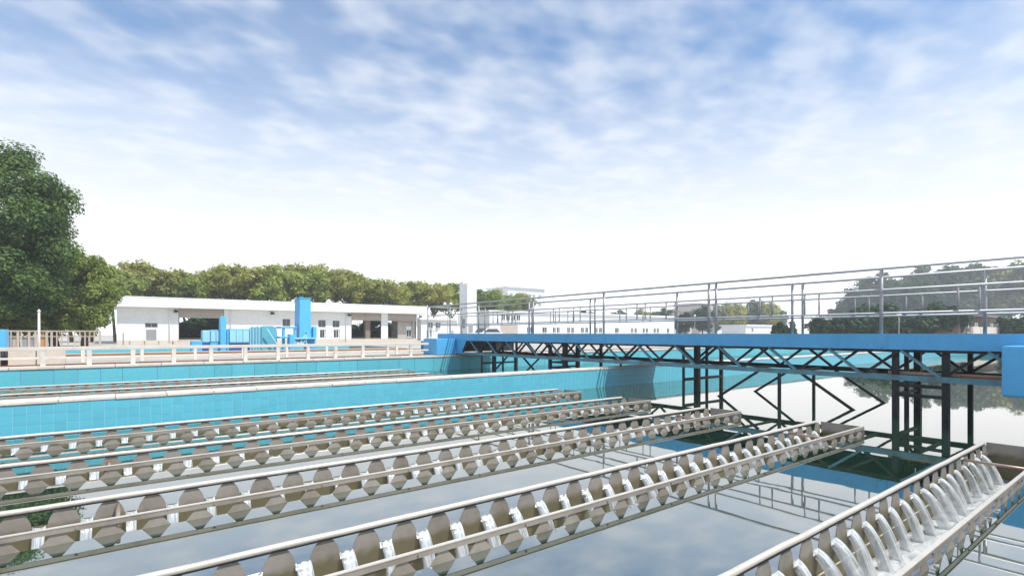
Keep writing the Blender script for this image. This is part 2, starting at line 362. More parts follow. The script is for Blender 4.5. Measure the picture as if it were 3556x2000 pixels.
# divider between the two basins: core, tiles on the near face, coping stones on top
div = thing('divider_wall', 'low cyan tiled wall with white coping between the two basins', 'wall', (20, VD0 + 0.18, 0))
part('wall_core', MB().box(U0, U1, VD0, VD1, -0.6, 0.44), M['grout'], div)
tile_me = MB().box(-TP/2 + 0.003, TP/2 - 0.003, -0.0005, 0.003, -TP/2 + 0.003, TP/2 - 0.003).mesh('tile', M['tile'])
NTX = int((14.0 + 3.0) / TP); cells = []
for i in range(NTX):
    for j in range(4):
        cells.append((-3.0 + (i + 0.5) * TP, 0.44 - (j + 0.5) * TP))
cells.sort(key=lambda c: depth(c[0], VD0) + (0.0 if u_at(-20, VD0) < c[0] else 100))
off = Vector(div.location)
for (x, z) in cells[:300]:
    o = link('tile', tile_me, div, Vector((x, VD0 - 0.002 - R.uniform(0, 0.0012), z)) - off)
rest = MB()
for (x, z) in cells[300:]:
    rest.box(x - TP/2 + 0.003, x + TP/2 - 0.003, VD0 - 0.003, VD0, z - TP/2 + 0.0025, z + TP/2 - 0.0025)
x = -3.0 + NTX * TP
while x < U1:
    for j in range(4): rest.box(x + 0.0025, min(x + 2 * TP, U1) - 0.0025, VD0 - 0.003, VD0, 0.44 - (j + 1) * TP + 0.0025, 0.44 - j * TP - 0.0025)
    x += 2 * TP
o = part('tile', rest, M['tile'], div); o["kind"] = 'stuff'
x = U0; cop = MB().box(-0.297, 0.297, -0.195, 0.195, 0, 0.042).mesh('coping_stone', M['coping'], 0.008)
while x < U1 - 0.3:
    o = link('coping_stone', cop, div, Vector((x + 0.3, (VD0 + VD1) / 2 + R.uniform(-0.004, 0.004), 0.442 + R.uniform(0, 0.003))) - off); x += 0.6
# far wall of the second basin, cyan panels
farw = thing('basin_wall', 'far basin wall faced with streaked cyan panels', 'wall', (20, V1 + 0.2, 0))
part('wall_core', MB().box(U0, U1, V1, V1 + 0.42, -0.6, 0.48), M['concrete'], farw)
x = U0; off = Vector(farw.location); panel_me = {}
while x < U1 - 0.05:
    w = R.choice((0.45, 0.6, 0.6, 0.75)); w = min(w, U1 - x)
    k = round(w, 2)
    if k not in panel_me: panel_me[k] = MB().box(0.004, w - 0.004, -0.012, 0.0, -0.6, 0.475).mesh('panel', M['panel'], 0.002)
    link('panel', panel_me[k], farw, Vector((x, V1 - R.uniform(0, 0.003), 0)) - off); x += w
x = U0; cop2 = MB().box(-0.496, 0.496, -0.24, 0.24, 0, 0.07).mesh('coping_stone', M['coping'], 0.01)
while x < U1 - 0.5:
    link('coping_stone', cop2, farw, Vector((x + 0.5, V1 + 0.2, 0.482 + R.uniform(0, 0.004))) - off); x += 1.0
plain_wall('basin_wall', 'plain concrete wall along the near side of the basin', U0, 8.6, V0 - 0.6, V0, 0.50, M['concrete'])
plain_wall('basin_wall', 'near wall carrying the bridge end, right of the troughs', 8.6, U1, V0 - 0.6, 0.95, 0.50, M['panel'])
plain_wall('basin_wall', 'end wall closing both basins on the left', U0 - 0.4, U0, V0, V1, 0.50, M['panel'])
plain_wall('basin_wall', 'teal end wall closing both basins beyond the bridge', U1, U1 + 0.4, V0, V1, 0.52, M['panel'])
b3 = thing('basin_wall', 'low rim of the teal basin before the pump house', 'wall', (8, B3[2], 0))
part('rim', MB().box(B3[0], B3[1], B3[2] - 0.3, B3[2], -0.2, 0.56), M['concrete'], b3)
part('rim', MB().box(B3[0], B3[1], B3[3], B3[3] + 0.3, -0.2, 0.60), M['panel'], b3)
part('rim', MB().box(B3[0] - 0.3, B3[0], B3[2] - 0.3, B3[3] + 0.3, -0.2, 0.565), M['concrete'], b3)
part('rim', MB().box(B3[1], B3[1] + 0.3, B3[2] - 0.3, B3[3] + 0.3, -0.2, 0.565), M['concrete'], b3)
part('rust_band', MB().box(B3[0], B3[1], B3[2] - 0.33, B3[2] - 0.302, 0.40, 0.53), M['rust'], b3)
rail = thing('crane_rail', 'rusty track rail along the top of the far basin wall', 'rail', (20, V1 + 0.62, GZ))
prof = [(-0.05, 0), (0.05, 0), (0.05, 0.015), (0.012, 0.02), (0.012, 0.07), (0.03, 0.078), (0.03, 0.10), (-0.03, 0.10), (-0.03, 0.078), (-0.012, 0.07), (-0.012, 0.02), (-0.05, 0.015)]
part('rail_bar', MB().prism([(V1 + 0.62 + a, GZ + 0.006 + b) for a, b in prof], 'x', U0, U1), M['rust'], rail)

# ------------------------------------------------------------------ overflow troughs (launders)
NT = int(LEN / P)
PROF = [(0.103, 0.030), (0.082, 0.053), (0.052, 0.073), (0.018, 0.086), (-0.045, 0.092)]
PROF_NEAR = [(0.103, 0.014), (0.074, 0.024), (0.034, 0.058), (0.000, 0.086), (-0.045, 0.096)]   # sharper V notches
def weir_plate(y, prof):
    """one notched plate, x from -LEN to 0"""
    bm = bmesh.new(); vs = {}
    def V(x, z):
        k = (round(x, 5), round(z, 5))
        if k not in vs: vs[k] = bm.verts.new((x, 0, z))
        return vs[k]
    for i in range(NT):
        c = -(i + 0.5) * P
        for (z1, h1), (z0, h0) in zip(prof[:-1], prof[1:]):
            bm.faces.new((V(c - h0, z0), V(c + h0, z0), V(c + h1, z1), V(c - h1, z1)))
        a, b = prof[-1]
        bm.faces.new((V(c - P/2, -0.46), V(c + P/2, -0.46), V(c + P/2, a), V(c + b, a), V(c - b, a), V(c - P/2, a)))
    bmesh.ops.recalc_face_normals(bm, faces=bm.faces)
    bmesh.ops.solidify(bm, geom=bm.faces[:], thickness=0.006)
    me = bpy.data.meshes.new('weir_plate'); bm.to_mesh(me); bm.free(); me.materials.append(M['weir'])
    me.transform(Matrix.Translation((0, y, 0)))
    return me
def stream_mesh(seed):
    """sheet of water leaving a notch: a high arching crest, a steeper underside close to the plate"""
    r = random.Random(seed); n, w = 10, 7; mb = MB(); reach = r.uniform(0.15, 0.20); z0 = -0.010 + r.uniform(-0.006, 0.004); drop = 0.32
    lean = r.uniform(-0.012, 0.012); jag = [r.uniform(-0.02, 0.02) for _ in range(w)]
    for layer in (0, 1):
        for i in range(n):
            s = i / (n - 1); rc = reach if layer == 0 else reach * 0.62
            y = 0.03 - s * (rc + 0.03)
            fall = drop * s ** (2.1 if layer == 0 else 1.7)
            hw = (0.043 if layer == 0 else 0.036) * (1 - 0.12 * s)
            for j in range(w):
                q = j / (w - 1) * 2 - 1
                edge = 0.014 * abs(q) ** 2.5 * (1 - 0.6 * s)
                x = q * hw + lean * s + 0.004 * math.sin(j * 2.3 + seed) * s
                zz = z0 - fall + edge - (0.034 * (1 - s) if layer else 0) + (jag[j] * 0.8 if i == n - 1 else 0)
                mb.v.append((x, y - 0.008 * math.cos(j * 1.9 + seed) * s, zz))
    N = n * w
    for i in range(n - 1):
        for j in range(w - 1):
            a = i * w + j
            mb.f.append((a, a + 1, a + w + 1, a + w)); mb.f.append((N + a, N + a + w, N + a + w + 1, N + a + 1))
    for i in range(n - 1):
        for j in (0, w - 1): a = i * w + j; mb.f.append((a, a + w, N + a + w, N + a))
    for j in range(w - 1):
        for i in (0, n - 1): a = i * w + j; mb.f.append((a, a + 1, N + a + 1, N + a))
    return mb.mesh('water_stream', M['stream'], 0, True)
STREAMS = [stream_mesh(s) for s in range(6)]
def arc(c, r, a0, a1, n): return [(c[0] + r * math.cos(a0 + (a1 - a0) * i / n), c[1] + r * math.sin(a0 + (a1 - a0) * i / n)) for i in range(n + 1)]
far_plate = weir_plate(HW, PROF); near_plate = weir_plate(-HW, PROF_NEAR)
floor_me = MB().box(-LEN, 0, -HW + 0.004, HW - 0.004, -0.412, -0.40).mesh('trough_floor', M['weirdark'])
end_me = MB().box(0.002, 0.010, -HW - 0.01, HW + 0.01, -0.41, 0.105).mesh('end_plate', M['weir'], 0.002)
pipe_b = MB(); pts = [(-LEN, HW, 0.122)] + [(-LEN + LEN * i / 60, HW + 0.0016 * math.sin(i * 1.7), 0.122 + 0.0016 * math.sin(i * 2.3)) for i in range(1, 60)] + [(-0.20, HW, 0.122)]
pipe_me = pipe_b.tube(pts, 0.019, 12).mesh('rim_pipe', M['pipe'], 0, True)
strip = MB().box(-LEN, 0, -HW - 0.013, -HW - 0.0065, 0.074, 0.108)
k = -0.3
while k > -LEN:
    strip.tube([(k, -HW - 0.012, 0.091), (k, -HW - 0.024, 0.091)], 0.008, 6); k -= P * 3
strip_me = strip.mesh('rim_strip', M['weir'])
lip_me = MB().box(-LEN, 0, -HW - 0.017, -HW + 0.010, 0.109, 0.1155).mesh('rim_lip', M['pipe'])
rib_me = MB().box(-LEN, 0, HW - 0.012, HW - 0.006, -0.175, -0.167).mesh('sheet_joint', M['pipe'])
shade_strip_me = MB().box(-LEN, -0.2, HW - 0.014, HW - 0.0066, 0.0965, 0.1045).mesh('rim_shade_strip', M['rubber'])  # black strip painting the shade line below the pipe, not a real seal
rod_me = MB().tube([(0, -HW, 0), (0, HW, 0)], 0.014, 8).mesh('tie_rod', M['copper'], 0, True)
bed = MB(); nx, ny = 160, 7
for i in range(nx + 1):
    for j in range(ny + 1):
        xx = -LEN + (LEN) * i / nx; yy = -HW + 0.006 + (2 * HW - 0.012) * j / ny
        bed.v.append((xx, yy, -0.30 + R.uniform(-0.010, 0.010)))
for i in range(nx):
    for j in range(ny):
        a = i * (ny + 1) + j; bed.f.append((a, a + 1, a + ny + 2, a + ny + 1))
bed_me = bed.mesh('trough_water', M['foam'], 0, True)
def launder(v_far, label, full):
    t = thing('overflow_trough', label, 'trough', (UE, v_far - HW, 0), 'overflow troughs of the near basin' if full else 'overflow troughs of the second basin')
    link('weir_plate', far_plate, t); link('weir_plate', near_plate, t); link('trough_floor', floor_me, t); link('end_plate', end_me, t)
    link('rim_pipe', pipe_me, t); link('rim_strip', strip_me, t); link('rim_lip', lip_me, t); link('trough_water', bed_me, t); link('sheet_joint', rib_me, t); link('rim_shade_strip', shade_strip_me, t)
    for xx in (-0.95, -8.0): link('tie_rod', rod_me, t, (xx + R.uniform(-0.1, 0.1), 0, 0.055))
    n = int((9.6 + (0.15 * v_far)) / P)
    for i in range(min(n, NT - 1)):
        x = -(i + 1) * P
        o = link('water_stream', R.choice(STREAMS), t, (x, HW - 0.004, R.uniform(-0.006, 0.004))); o.scale = (R.uniform(0.78, 1.08), R.uniform(0.8, 1.2), R.uniform(0.94, 1.05))
        if full:
            link('water_stream', R.choice(STREAMS), t, (x, -HW + 0.004, R.uniform(-0.006, 0.004)), math.pi)
    return t
names = ('nearest overflow trough in the lower right corner, white water pouring in', 'second overflow trough from the camera, with oval weir teeth under a cream pipe',
         'third overflow trough from the camera, midway across the near basin', 'fourth overflow trough from the camera in the near basin',
         'overflow trough lying right against the cyan tiled divider wall')
for vf, nm in zip(NEAR_V, names): launder(vf, nm, True)
names = ('overflow trough just behind the divider wall, in the second basin', 'second trough behind the divider wall', 'third trough behind the divider wall, grey and edge-on',
         'farthest trough, lying along the far basin wall')
for vf, nm in zip(FAR_V, names): launder(vf, nm, False)

# ------------------------------------------------------------------ travelling bridge
br = thing('travelling_bridge', 'blue travelling scraper bridge with truss and handrails spanning the basins', 'bridge', (11.1, 9, 0))
UN, UF, ZB, ZT = 10.27, 11.90, 1.094, 1.352
cuts = [0.2, 3.2, 9.5, 15.6, 18.4]
for a, b in zip(cuts[:-1], cuts[1:]):
    m = MB(); pr = [(0, 0), (0.12, 0), (0.12, 0.012), (0.014, 0.012), (0.014, ZT - ZB - 0.012), (0.12, ZT - ZB - 0.012), (0.12, ZT - ZB), (0, ZT - ZB)]
    m.prism([(UN + p, ZB + q) for p, q in pr], 'y', a + 0.004, b - 0.004); part('beam', m, M['blue'], br)
    m = MB(); m.prism([(UF + 0.12 - p, ZB + q) for p, q in pr], 'y', a + 0.004, b - 0.004); part('beam', m, M['blue'], br)
for v in cuts[1:-1]:
    sp = part('splice_plate', MB().box(UN - 0.008, UN - 0.001, v - 0.09, v + 0.09, ZB + 0.03, ZT - 0.03), M['blue'], br)
    bl = MB()
    for a in (-0.06, 0.06):
        for z in (0.07, 0.13, 0.19): bl.tube([(UN - 0.018, v + a, ZB + z), (UN - 0.008, v + a, ZB + z)], 0.009, 6)
    part('bolts', bl, M['railgrey'], sp)
yy = 0.3
while yy < 18.3:
    part('deck_plate', MB().box(UN + 0.02, UF + 0.10, yy, min(yy + 1.19, 18.4), ZT - 0.05, ZT - 0.016), M['truss'], br); yy += 1.2
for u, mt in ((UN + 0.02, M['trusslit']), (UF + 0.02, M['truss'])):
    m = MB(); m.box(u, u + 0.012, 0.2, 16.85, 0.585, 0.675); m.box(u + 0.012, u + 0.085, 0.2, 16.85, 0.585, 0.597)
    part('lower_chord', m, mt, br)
    part('upper_chord', MB().box(u + 0.012, u + 0.085, 0.2, 16.85, ZB - 0.045, ZB - 0.006), M['truss'], br)
    y = 0.23; k = 0
    while y < 16.6:
        a, b, c = y, y + 0.545, y + 1.09
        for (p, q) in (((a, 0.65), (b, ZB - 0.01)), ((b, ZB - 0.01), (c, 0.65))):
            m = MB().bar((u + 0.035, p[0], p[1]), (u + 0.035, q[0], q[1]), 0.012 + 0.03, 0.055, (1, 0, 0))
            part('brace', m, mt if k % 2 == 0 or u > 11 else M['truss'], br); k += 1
        y += 1.09
for i in range(17):
    y = 0.78 + i * 1.0; part('cross_member', MB().box(UN + 0.05, UF + 0.05, y - 0.03, y + 0.03, 0.598, 0.640), M['truss'], br)
    part('cross_member', MB().box(UN + 0.05, UF + 0.05, y - 0.04, y + 0.04, ZB - 0.02, ZT - 0.052), M['truss'], br)
# pipe lying in the lower chord
part('sludge_pipe', MB().tube([(UN + 0.16, 1.0, 0.70), (UN + 0.16, 3.15, 0.70)], 0.035, 10), M['copper'], br, 0, True)
part('sludge_pipe', MB().tube([(UN + 0.14, 1.3, 0.66), (UN + 0.14, 2.2, 0.66)], 0.05, 10), M['rust'], br, 0, True)
# handrails
for u, posts, bal in ((UN + 0.05, (0.1, 3.22, 6.27, 6.44, 9.52, 12.45, 12.65, 15.5, 17.5, 19.3), 3.22), (UF + 0.06, (2.2, 5.2, 5.42, 8.4, 11.4, 11.6, 14.5, 17.5, 19.3), 5.2)):
    for h, r in ((1.10, 0.025), (0.74, 0.018), (0.345, 0.018)):
        part('handrail', MB().tube([(u, 0.1, ZT + h), (u, 19.3, ZT + h)], r, 10), M['steel'], br, 0, True)
    for p in posts:
        part('post', MB().tube([(u, p, ZT - 0.15 if p < 18.4 else 1.0), (u, p, ZT + 1.10)], 0.028, 10), M['railgrey'], br, 0, True)
    y = bal - 3.1
    while y < 17:
        for d in (0.98, 1.23, 1.84, 2.09):
            if 0.2 < y + d < 17.2: part('baluster', MB().tube([(u, y + d, ZT + 0.345), (u, y + d, ZT + 0.74)], 0.015, 8), M['railgrey'], br, 0, True)
        y += 3.1
for h in (1.10, 0.74, 0.345):
    part('end_rail', MB().tube([(UN + 0.05, 19.3, ZT + h), (UF + 0.06, 19.3, ZT + h)], 0.018, 8), M['steel'], br, 0, True)
part('platform', MB().box(UN - 0.05, UF + 0.2, 18.42, 19.4, 1.00, 1.05), M['blue'], br)
# end carriages
part('drive_housing', MB().box(9.42, UN - 0.02, 0.30, 1.57, 0.515, 1.19), M['blue'], br, 0.03)
part('drive_housing', MB().box(9.42, UN - 0.02, 16.95, 17.98, 0.56, 1.165), M['blue'], br, 0.02)
part('motor_box', MB().box(9.55, 10.1, 18.0, 18.45, 0.66, 1.06), M['navy'], br, 0.02)
part('carriage_sill', MB().box(UN - 0.02, 13.1, 17.05, 17.9, 0.66, ZB - 0.008), M['truss'], br, 0.01)
part('gusset', MB().prism([(16.25, ZB - 0.006), (16.98, ZB - 0.006), (16.98, 0.60), (16.62, 0.60)], 'x', UN + 0.0, UN + 0.03), M['blue'], br)
for u in (9.8, 12.6):
    for vv in (17.55, 0.75):
        w = part('wheel', MB().tube([(u, vv - 0.06, 0.665), (u, vv + 0.06, 0.665)], 0.10, 16), M['black'], br, 0.008)
part('carriage_sill', MB().box(UN - 0.02, 13.1, 0.35, 1.3, 0.60, ZB - 0.008), M['navy'], br, 0.01)
# scraper frames hanging into the water
def hang(u, v, ztop, w=0.06): part('hanger', MB().box(u - w/2, u + w/2, v - w/2, v + w/2, -0.7, ztop), M['black'], br)
for v in (7.12, 15.4):
    for u, w in ((10.38, 0.045), (10.92, 0.11), (11.32, 0.05), (11.95, 0.07)): hang(u, v, ZB - 0.02, w)
    for z in (0.30, -0.15): part('hanger_tie', MB().box(10.40, 11.95, v - 0.03, v + 0.03, z - 0.03, z + 0.03), M['black'], br)
for v in (3.04, 11.75):
    for u, w in ((10.40, 0.085), (10.95, 0.06), (11.55, 0.10)): hang(u, v, ZB - 0.02, w)
    for u, w in ((10.42, 0.09), (11.9, 0.07)): hang(u, v - 0.66, ZB - 0.02, w)
    for z in (0.50, 0.34, -0.12):
        part('hanger_tie', MB().box(10.37, 10.44, v - 0.66, v, z - 0.025, z + 0.025), M['black'], br)
        part('hanger_tie', MB().box(10.42, 11.6, v - 0.025, v + 0.025, z - 0.025, z + 0.025), M['black'], br)
for v in (4.97, 13.5):
    for u in (10.42, 11.95):
        hang(u, v, 0.60, 0.05)
        for s in (-1, 1): part('scraper_stay', MB().bar((u, v + s * 0.42, 0.59), (u, v + s * 2.2, -0.62), 0.045, 0.045), M['black'], br)
part('hanger', MB().box(10.40, 10.44, 9.0, 9.04, 0.5, 0.62), M['black'], br)

# ------------------------------------------------------------------ guard rails behind the far wall
gr = thing('guard_rail', 'thick cream painted guard rail with square posts along the far basin wall', 'railing', (3, 17.2, 0.55))
part('top_rail', MB().box(-9, 9.2, 17.13, 17.23, 0.935, 1.022), M['cream'], gr, 0.01)
part('lower_rail', MB().box(-9, 9.2, 17.155, 17.205, 0.725, 0.775), M['cream'], gr, 0.006)
for i in range(20):
    x = -8.6 + i * 0.9 + R.uniform(-0.03, 0.03)
    if x < 9.2: part('post', MB().box(x - 0.05, x + 0.05, 17.135, 17.225, 0.552, 0.937), M['cream'], gr, 0.008)
g2 = thing('guard_rail', 'lower pale railing behind the dirt strip, beyond the cream guard rail', 'railing', (3, 21, GZ))
part('top_rail', MB().box(-10, 16, 20.95, 21.02, 0.86, 0.92), M['cream'], g2, 0.006)
part('lower_rail', MB().box(-10, 16, 20.96, 21.01, 0.64, 0.68), M['rust'], g2)
for i in range(18):
    x = -9.8 + i * 1.5; part('post', MB().box(x - 0.045, x + 0.045, 20.94, 21.03, GZ, 0.862), M['cream'], g2)
cb = thing('concrete_block', 'pale beige concrete block wall at the left edge behind the guard rail', 'wall', (-2.6, 19.5, GZ))
for i in range(5):
    part('block', MB().box(-4.2 + i * 0.62, -3.6 + i * 0.62, 19.3, 19.6, GZ, 0.93 - 0.02 * (i % 2)), M['beige'], cb, 0.01)
for i, px in enumerate((8, 20)):
    u = u_at(px, 18.0); t = thing('bollard', ('black bollard at the very left edge behind the guard rail', 'black bollard second from the left edge behind the guard rail')[i], 'bollard', (u, 18.0, GZ))
    part('shaft', MB().tube([(u, 18.0, GZ), (u, 18.0, 0.95)], 0.04, 10), M['black'], t, 0, True); part('cap', MB().tube([(u, 18.0, 0.95), (u, 18.0, 0.98)], [0.05, 0.03], 10), M['rust'], t)
cab = thing('control_cabinet', 'bright cyan metal cabinet cut off by the left picture edge', 'cabinet', (-3.2, 19.9, GZ))
part('cabinet_body', MB().box(-4.3, u_at(17, 20.0), 20.0, 20.7, GZ + 0.06, 1.47), M['cyan'], cab, 0.02)
part('cabinet_plinth', MB().box(-4.28, u_at(17, 20.0) - 0.04, 20.05, 20.66, GZ, GZ + 0.062), M['black'], cab)
part('cabinet_door', MB().box(-4.2, -3.2, 19.985, 20.0, GZ + 0.12, 1.40), M['cyan'], cab, 0.004)

# ------------------------------------------------------------------ blue scraper machine at the teal basin
VM = 28.6
mc = thing('sludge_machine', 'bright blue sludge scraping machine with a tall box tower before the pump house', 'machine', (7, VM, GZ))
def mbx(px0, px1, py0, py1, dv, name, m, vv=VM, bevel=0.02, zb=None, parent=None):
    a, b = u_at(px0, vv), u_at(px1, vv); zt = z_at(py0, (a + b) / 2, vv); z0 = z_at(py1, (a + b) / 2, vv) if zb is None else zb
    return part(name, MB().box(a, b, vv, vv + dv, z0, zt), m, parent or mc, bevel)
a, b = u_at(1041, VM), u_at(1079, VM); zt = z_at(1036, a, VM)
part('tower', MB().prism([(a - 0.03, 0.9), (b + 0.03, 0.9), (b, zt), (a, zt)], 'y', VM, VM + 0.95), M['cyan'], mc, 0.015)
part('tower_cap', MB().box(a - 0.03, b + 0.03, VM - 0.03, VM + 0.98, zt, zt + 0.04), M['blue'], mc, 0.01)
part('lifting_eye', MB().tube([(a + 0.1, VM + 0.5, zt + 0.03), (a + 0.1, VM + 0.5, zt + 0.12), (a + 0.3, VM + 0.5, zt + 0.12), (a + 0.3, VM + 0.5, zt + 0.03)], 0.015, 6), M['cyan'], mc)
mbx(975, 1032, 1134, 1140, 1.1, 'gear_table', M['blue'], VM - 0.25, 0.01)
for p in (982, 1022):
    mbx(p, p + 8, 1140, 0, 0.2, 'table_leg', M['cyan'], VM - 0.2, 0.01, GZ)
mbx(1005, 1024, 1160, 0, 0.5, 'gear_box', M['cyan'], VM - 0.45, 0.06, GZ)
mbx(970, 1003, 1168, 1175, 0.6, 'flange', M['cyan'], VM - 0.4, 0.03)
mbx(1066, 1098, 1135, 0, 0.6, 'pump_casing', M['blue'], VM + 0.1, 0.03, GZ)
mbx(1088, 1100, 1134, 1175, 0.5, 'junction_box', M['cyan'], VM - 0.1, 0.02)
mbx(1022, 1098, 1172, 1177, 0.5, 'walk_plate', M['cyanpale'], VM - 0.4, 0.005)
for (p0, y0, p1, y1) in ((1040, 1196, 1066, 1150), (1062, 1177, 1048, 1200), (1024, 1177, 1024, 1204), (1094, 1177, 1094, 1204), (1062, 1150, 1064, 1204), (928, 1142, 966, 1202)):
    c, d = u_at(p0, VM - 0.3), u_at(p1, VM - 0.3)
    part('strut', MB().bar((c, VM - 0.3, z_at(y0, c, VM - .3)), (d, VM - 0.3, z_at(y1, d, VM - .3)), 0.06, 0.06), M['cyanpale'], mc)
# rounded hood
c0, c1 = u_at(908, VM), u_at(962, VM); zt = z_at(1131, c0, VM); rr = 0.28
outl = [(c0, GZ)] + [(c0 + rr + rr * math.cos(t), zt - rr + rr * math.sin(t)) for t in [math.pi - math.pi / 2 * i / 6 for i in range(7)]] + [(c1 - rr + rr * math.cos(t), zt - rr + rr * math.sin(t)) for t in [math.pi / 2 - math.pi / 2 * i / 6 for i in range(7)]] + [(c1, GZ)]
part('hood', MB().prism(outl, 'y', VM, VM + 0.9), M['teal'], mc, 0.02)
for i in range(8):
    mbx(868 + i * 5, 872 + i * 5, 1136 - (i % 3) * 1.5, 0, 0.12, 'curtain_strip', M['teal'] if i % 2 else M['cyanpale'], VM - 0.02 - 0.03 * (i % 2), 0.004, GZ)
mbx(796, 868, 1142, 1192, 0.9, 'cabinet', M['cyan'], VM + 0.05, 0.04)
for i in range(3): mbx(798 + i * 23, 819 + i * 23, 1147, 1188, 0.03, 'cabinet_panel', M['cyanpale'], VM + 0.02, 0.004)
mbx(796, 868, 1193, 0, 0.7, 'cabinet_plinth', M['navy'], VM + 0.1, 0, GZ)
mbx(765, 786, 1098, 0, 0.5, 'small_tower', M['cyan'], VM - 0.05, 0.03, GZ)
mbx(788, 795, 1148, 0, 0.5, 'side_duct', M['blue'], VM + 0.1, 0.02, GZ)
mbx(730, 776, 1145, 0, 0.6, 'tank_box', M['cyan'], VM + 0.15, 0.03, GZ)
mbx(703, 730, 1147, 1188, 0.6, 'tank_box', M['cyanpale'], VM + 0.2, 0.03)
for i in range(2): mbx(733 + i * 18, 748 + i * 18, 1150, 1186, 0.03, 'cabinet_panel', M['cyanpale'], VM + 0.12, 0.004)
mbx(664, 702, 1184, 0, 0.5, 'float_box', M['blue'], VM + 0.1, 0.02, GZ)
mbx(702, 730, 1189, 0, 0.5, 'float_box', M['navy'], VM + 0.22, 0.01, GZ)
part('base_frame', MB().box(u_at(664, VM), u_at(1110, VM), VM + 0.05, VM + 0.95, 0.34, GZ - 0.002), M['navy'], mc)

# ------------------------------------------------------------------ white pump house
VB = 55.0
ph = thing('pump_house', 'long low white pump house with thick flat roof and roller shutters', 'building', (14, VB + 3, GZ))
def ub(px): return u_at(px, VB)
UL, UR = ub(405), ub(1449)
EZ, RZ = 3.60, 4.46
ops = [(ub(620), ub(778), 0.80, EZ), (ub(1220), ub(1324), 0.80, EZ), (ub(1347), ub(1445), 0.80, EZ)]
wins = [(ub(503), ub(547), 1.86, 2.26), (ub(981), ub(1008), 2.08, 2.80), (ub(1105), ub(1131), 2.0, 2.75), (ub(1155), ub(1179), 2.0, 2.70)]
doors = [(ub(1108), ub(1132), GZ, 1.80), (ub(1156), ub(1180), GZ, 1.80)]
def holes_wall(x0, x1, y0, y1, z0, z1, holes):
    xs = sorted({x0, x1} | {h[0] for h in holes} | {h[1] for h in holes}); zs = sorted({z0, z1} | {h[2] for h in holes} | {h[3] for h in holes})
    mb = MB()
    for i in range(len(xs) - 1):
        for j in range(len(zs) - 1):
            cx, cz = (xs[i] + xs[i+1]) / 2, (zs[j] + zs[j+1]) / 2
            if any(h[0] < cx < h[1] and h[2] < cz < h[3] for h in holes): continue
            mb.box(xs[i], xs[i+1], y0, y1, zs[j], zs[j+1])
    return mb
part('front_wall', holes_wall(UL, UR, VB, VB + 0.25, GZ, EZ, ops + wins + doors), M['white'], ph)
part('rear_wall', holes_wall(UL, UR, VB + 6, VB + 6.25, GZ, EZ, [(o[0] - 1.5, o[1] + 1.5 if o[1] < UR - 2 else UR - 0.2, 0.9, 3.0) for o in ops[:1]] + [(ops[1][0] - 1, UR - 0.4, 0.9, 3.0)]), M['white'], ph)
part('side_wall', MB().box(UL, UL + 0.25, VB + 0.252, VB + 5.998, GZ, EZ), M['white'], ph)
part('side_wall', MB().box(UR - 0.25, UR, VB + 0.252, VB + 5.998, GZ, EZ), M['white'], ph)
rf = part('roof', MB().box(UL - 0.6, UR + 1.2, VB - 0.9, VB + 7.0, EZ + 0.002, RZ), M['white'], ph, 0.02)
part('roof_edge', MB().box(UL - 0.62, UR + 1.22, VB - 0.93, VB - 0.905, RZ - 0.06, RZ + 0.03), M['white'], rf)
for (x0, x1, z0, z1) in ops:
    z = z1 - 0.03; i = 0
    while z > 2.86:
        part('shutter_slat', MB().prism([(VB + 0.02, z - 0.105), (VB + 0.05, z), (VB + 0.08, z), (VB + 0.05, z - 0.105)], 'x', x0 + 0.03, x1 - 0.03), M['shutter'], ph); z -= 0.115
    part('sill', MB().box(x0 - 0.05, x1 + 0.05, VB - 0.06, VB + 0.28, 0.74, 0.80 - 0.002), M['beige'], ph)
    part('jamb', MB().box(x0 + 0.002, x0 + 0.08, VB + 0.10, VB + 0.2, 0.802, z1 - 0.01), M['black'], ph)
    part('jamb', MB().box(x1 - 0.08, x1 - 0.002, VB + 0.10, VB + 0.2, 0.802, z1 - 0.01), M['black'], ph)
x0, x1 = ops[1][:2]; xm = x0 + (x1 - x0) * 0.50
part('pillar', MB().box(xm, xm + 0.55, VB + 0.3, VB + 0.8, GZ, EZ - 0.002), M['brownwall'], ph)
x0, x1 = ops[2][:2]; part('inner_partition', MB().box(x0 + (x1 - x0) * 0.42, x1 - 0.05, VB + 0.6, VB + 0.7, GZ, 2.75), M['shutter'], ph)
iw = part('inner_window', MB().box(x0 + (x1 - x0) * 0.72, x0 + (x1 - x0) * 0.90, VB + 0.55, VB + 0.595, 0.9, 2.2), M['white'], ph)
for k in range(2): part('pane', MB().box(x0 + (x1 - x0) * (0.735 + 0.085 * k), x0 + (x1 - x0) * (0.80 + 0.085 * k), VB + 0.53, VB + 0.548, 1.0, 1.75), M['glass'], iw)
for (x0, x1, z0, z1) in wins:
    w = part('window', MB().box(x0 + 0.002, x1 - 0.002, VB + 0.14, VB + 0.17, z0 + 0.002, z1 - 0.002), M['glass'], ph)
    fr = MB().box(x0, x0 + 0.06, VB + 0.08, VB + 0.138, z0, z1); fr.box(x1 - 0.06, x1, VB + 0.08, VB + 0.138, z0, z1); fr.box(x0 + 0.061, x1 - 0.061, VB + 0.085, VB + 0.138, z0, z0 + 0.06); fr.box((x0 + x1) / 2 - 0.025, (x0 + x1) / 2 + 0.025, VB + 0.09, VB + 0.138, z0 + 0.061, z1)
    part('frame', fr, M['greypanel'], w)
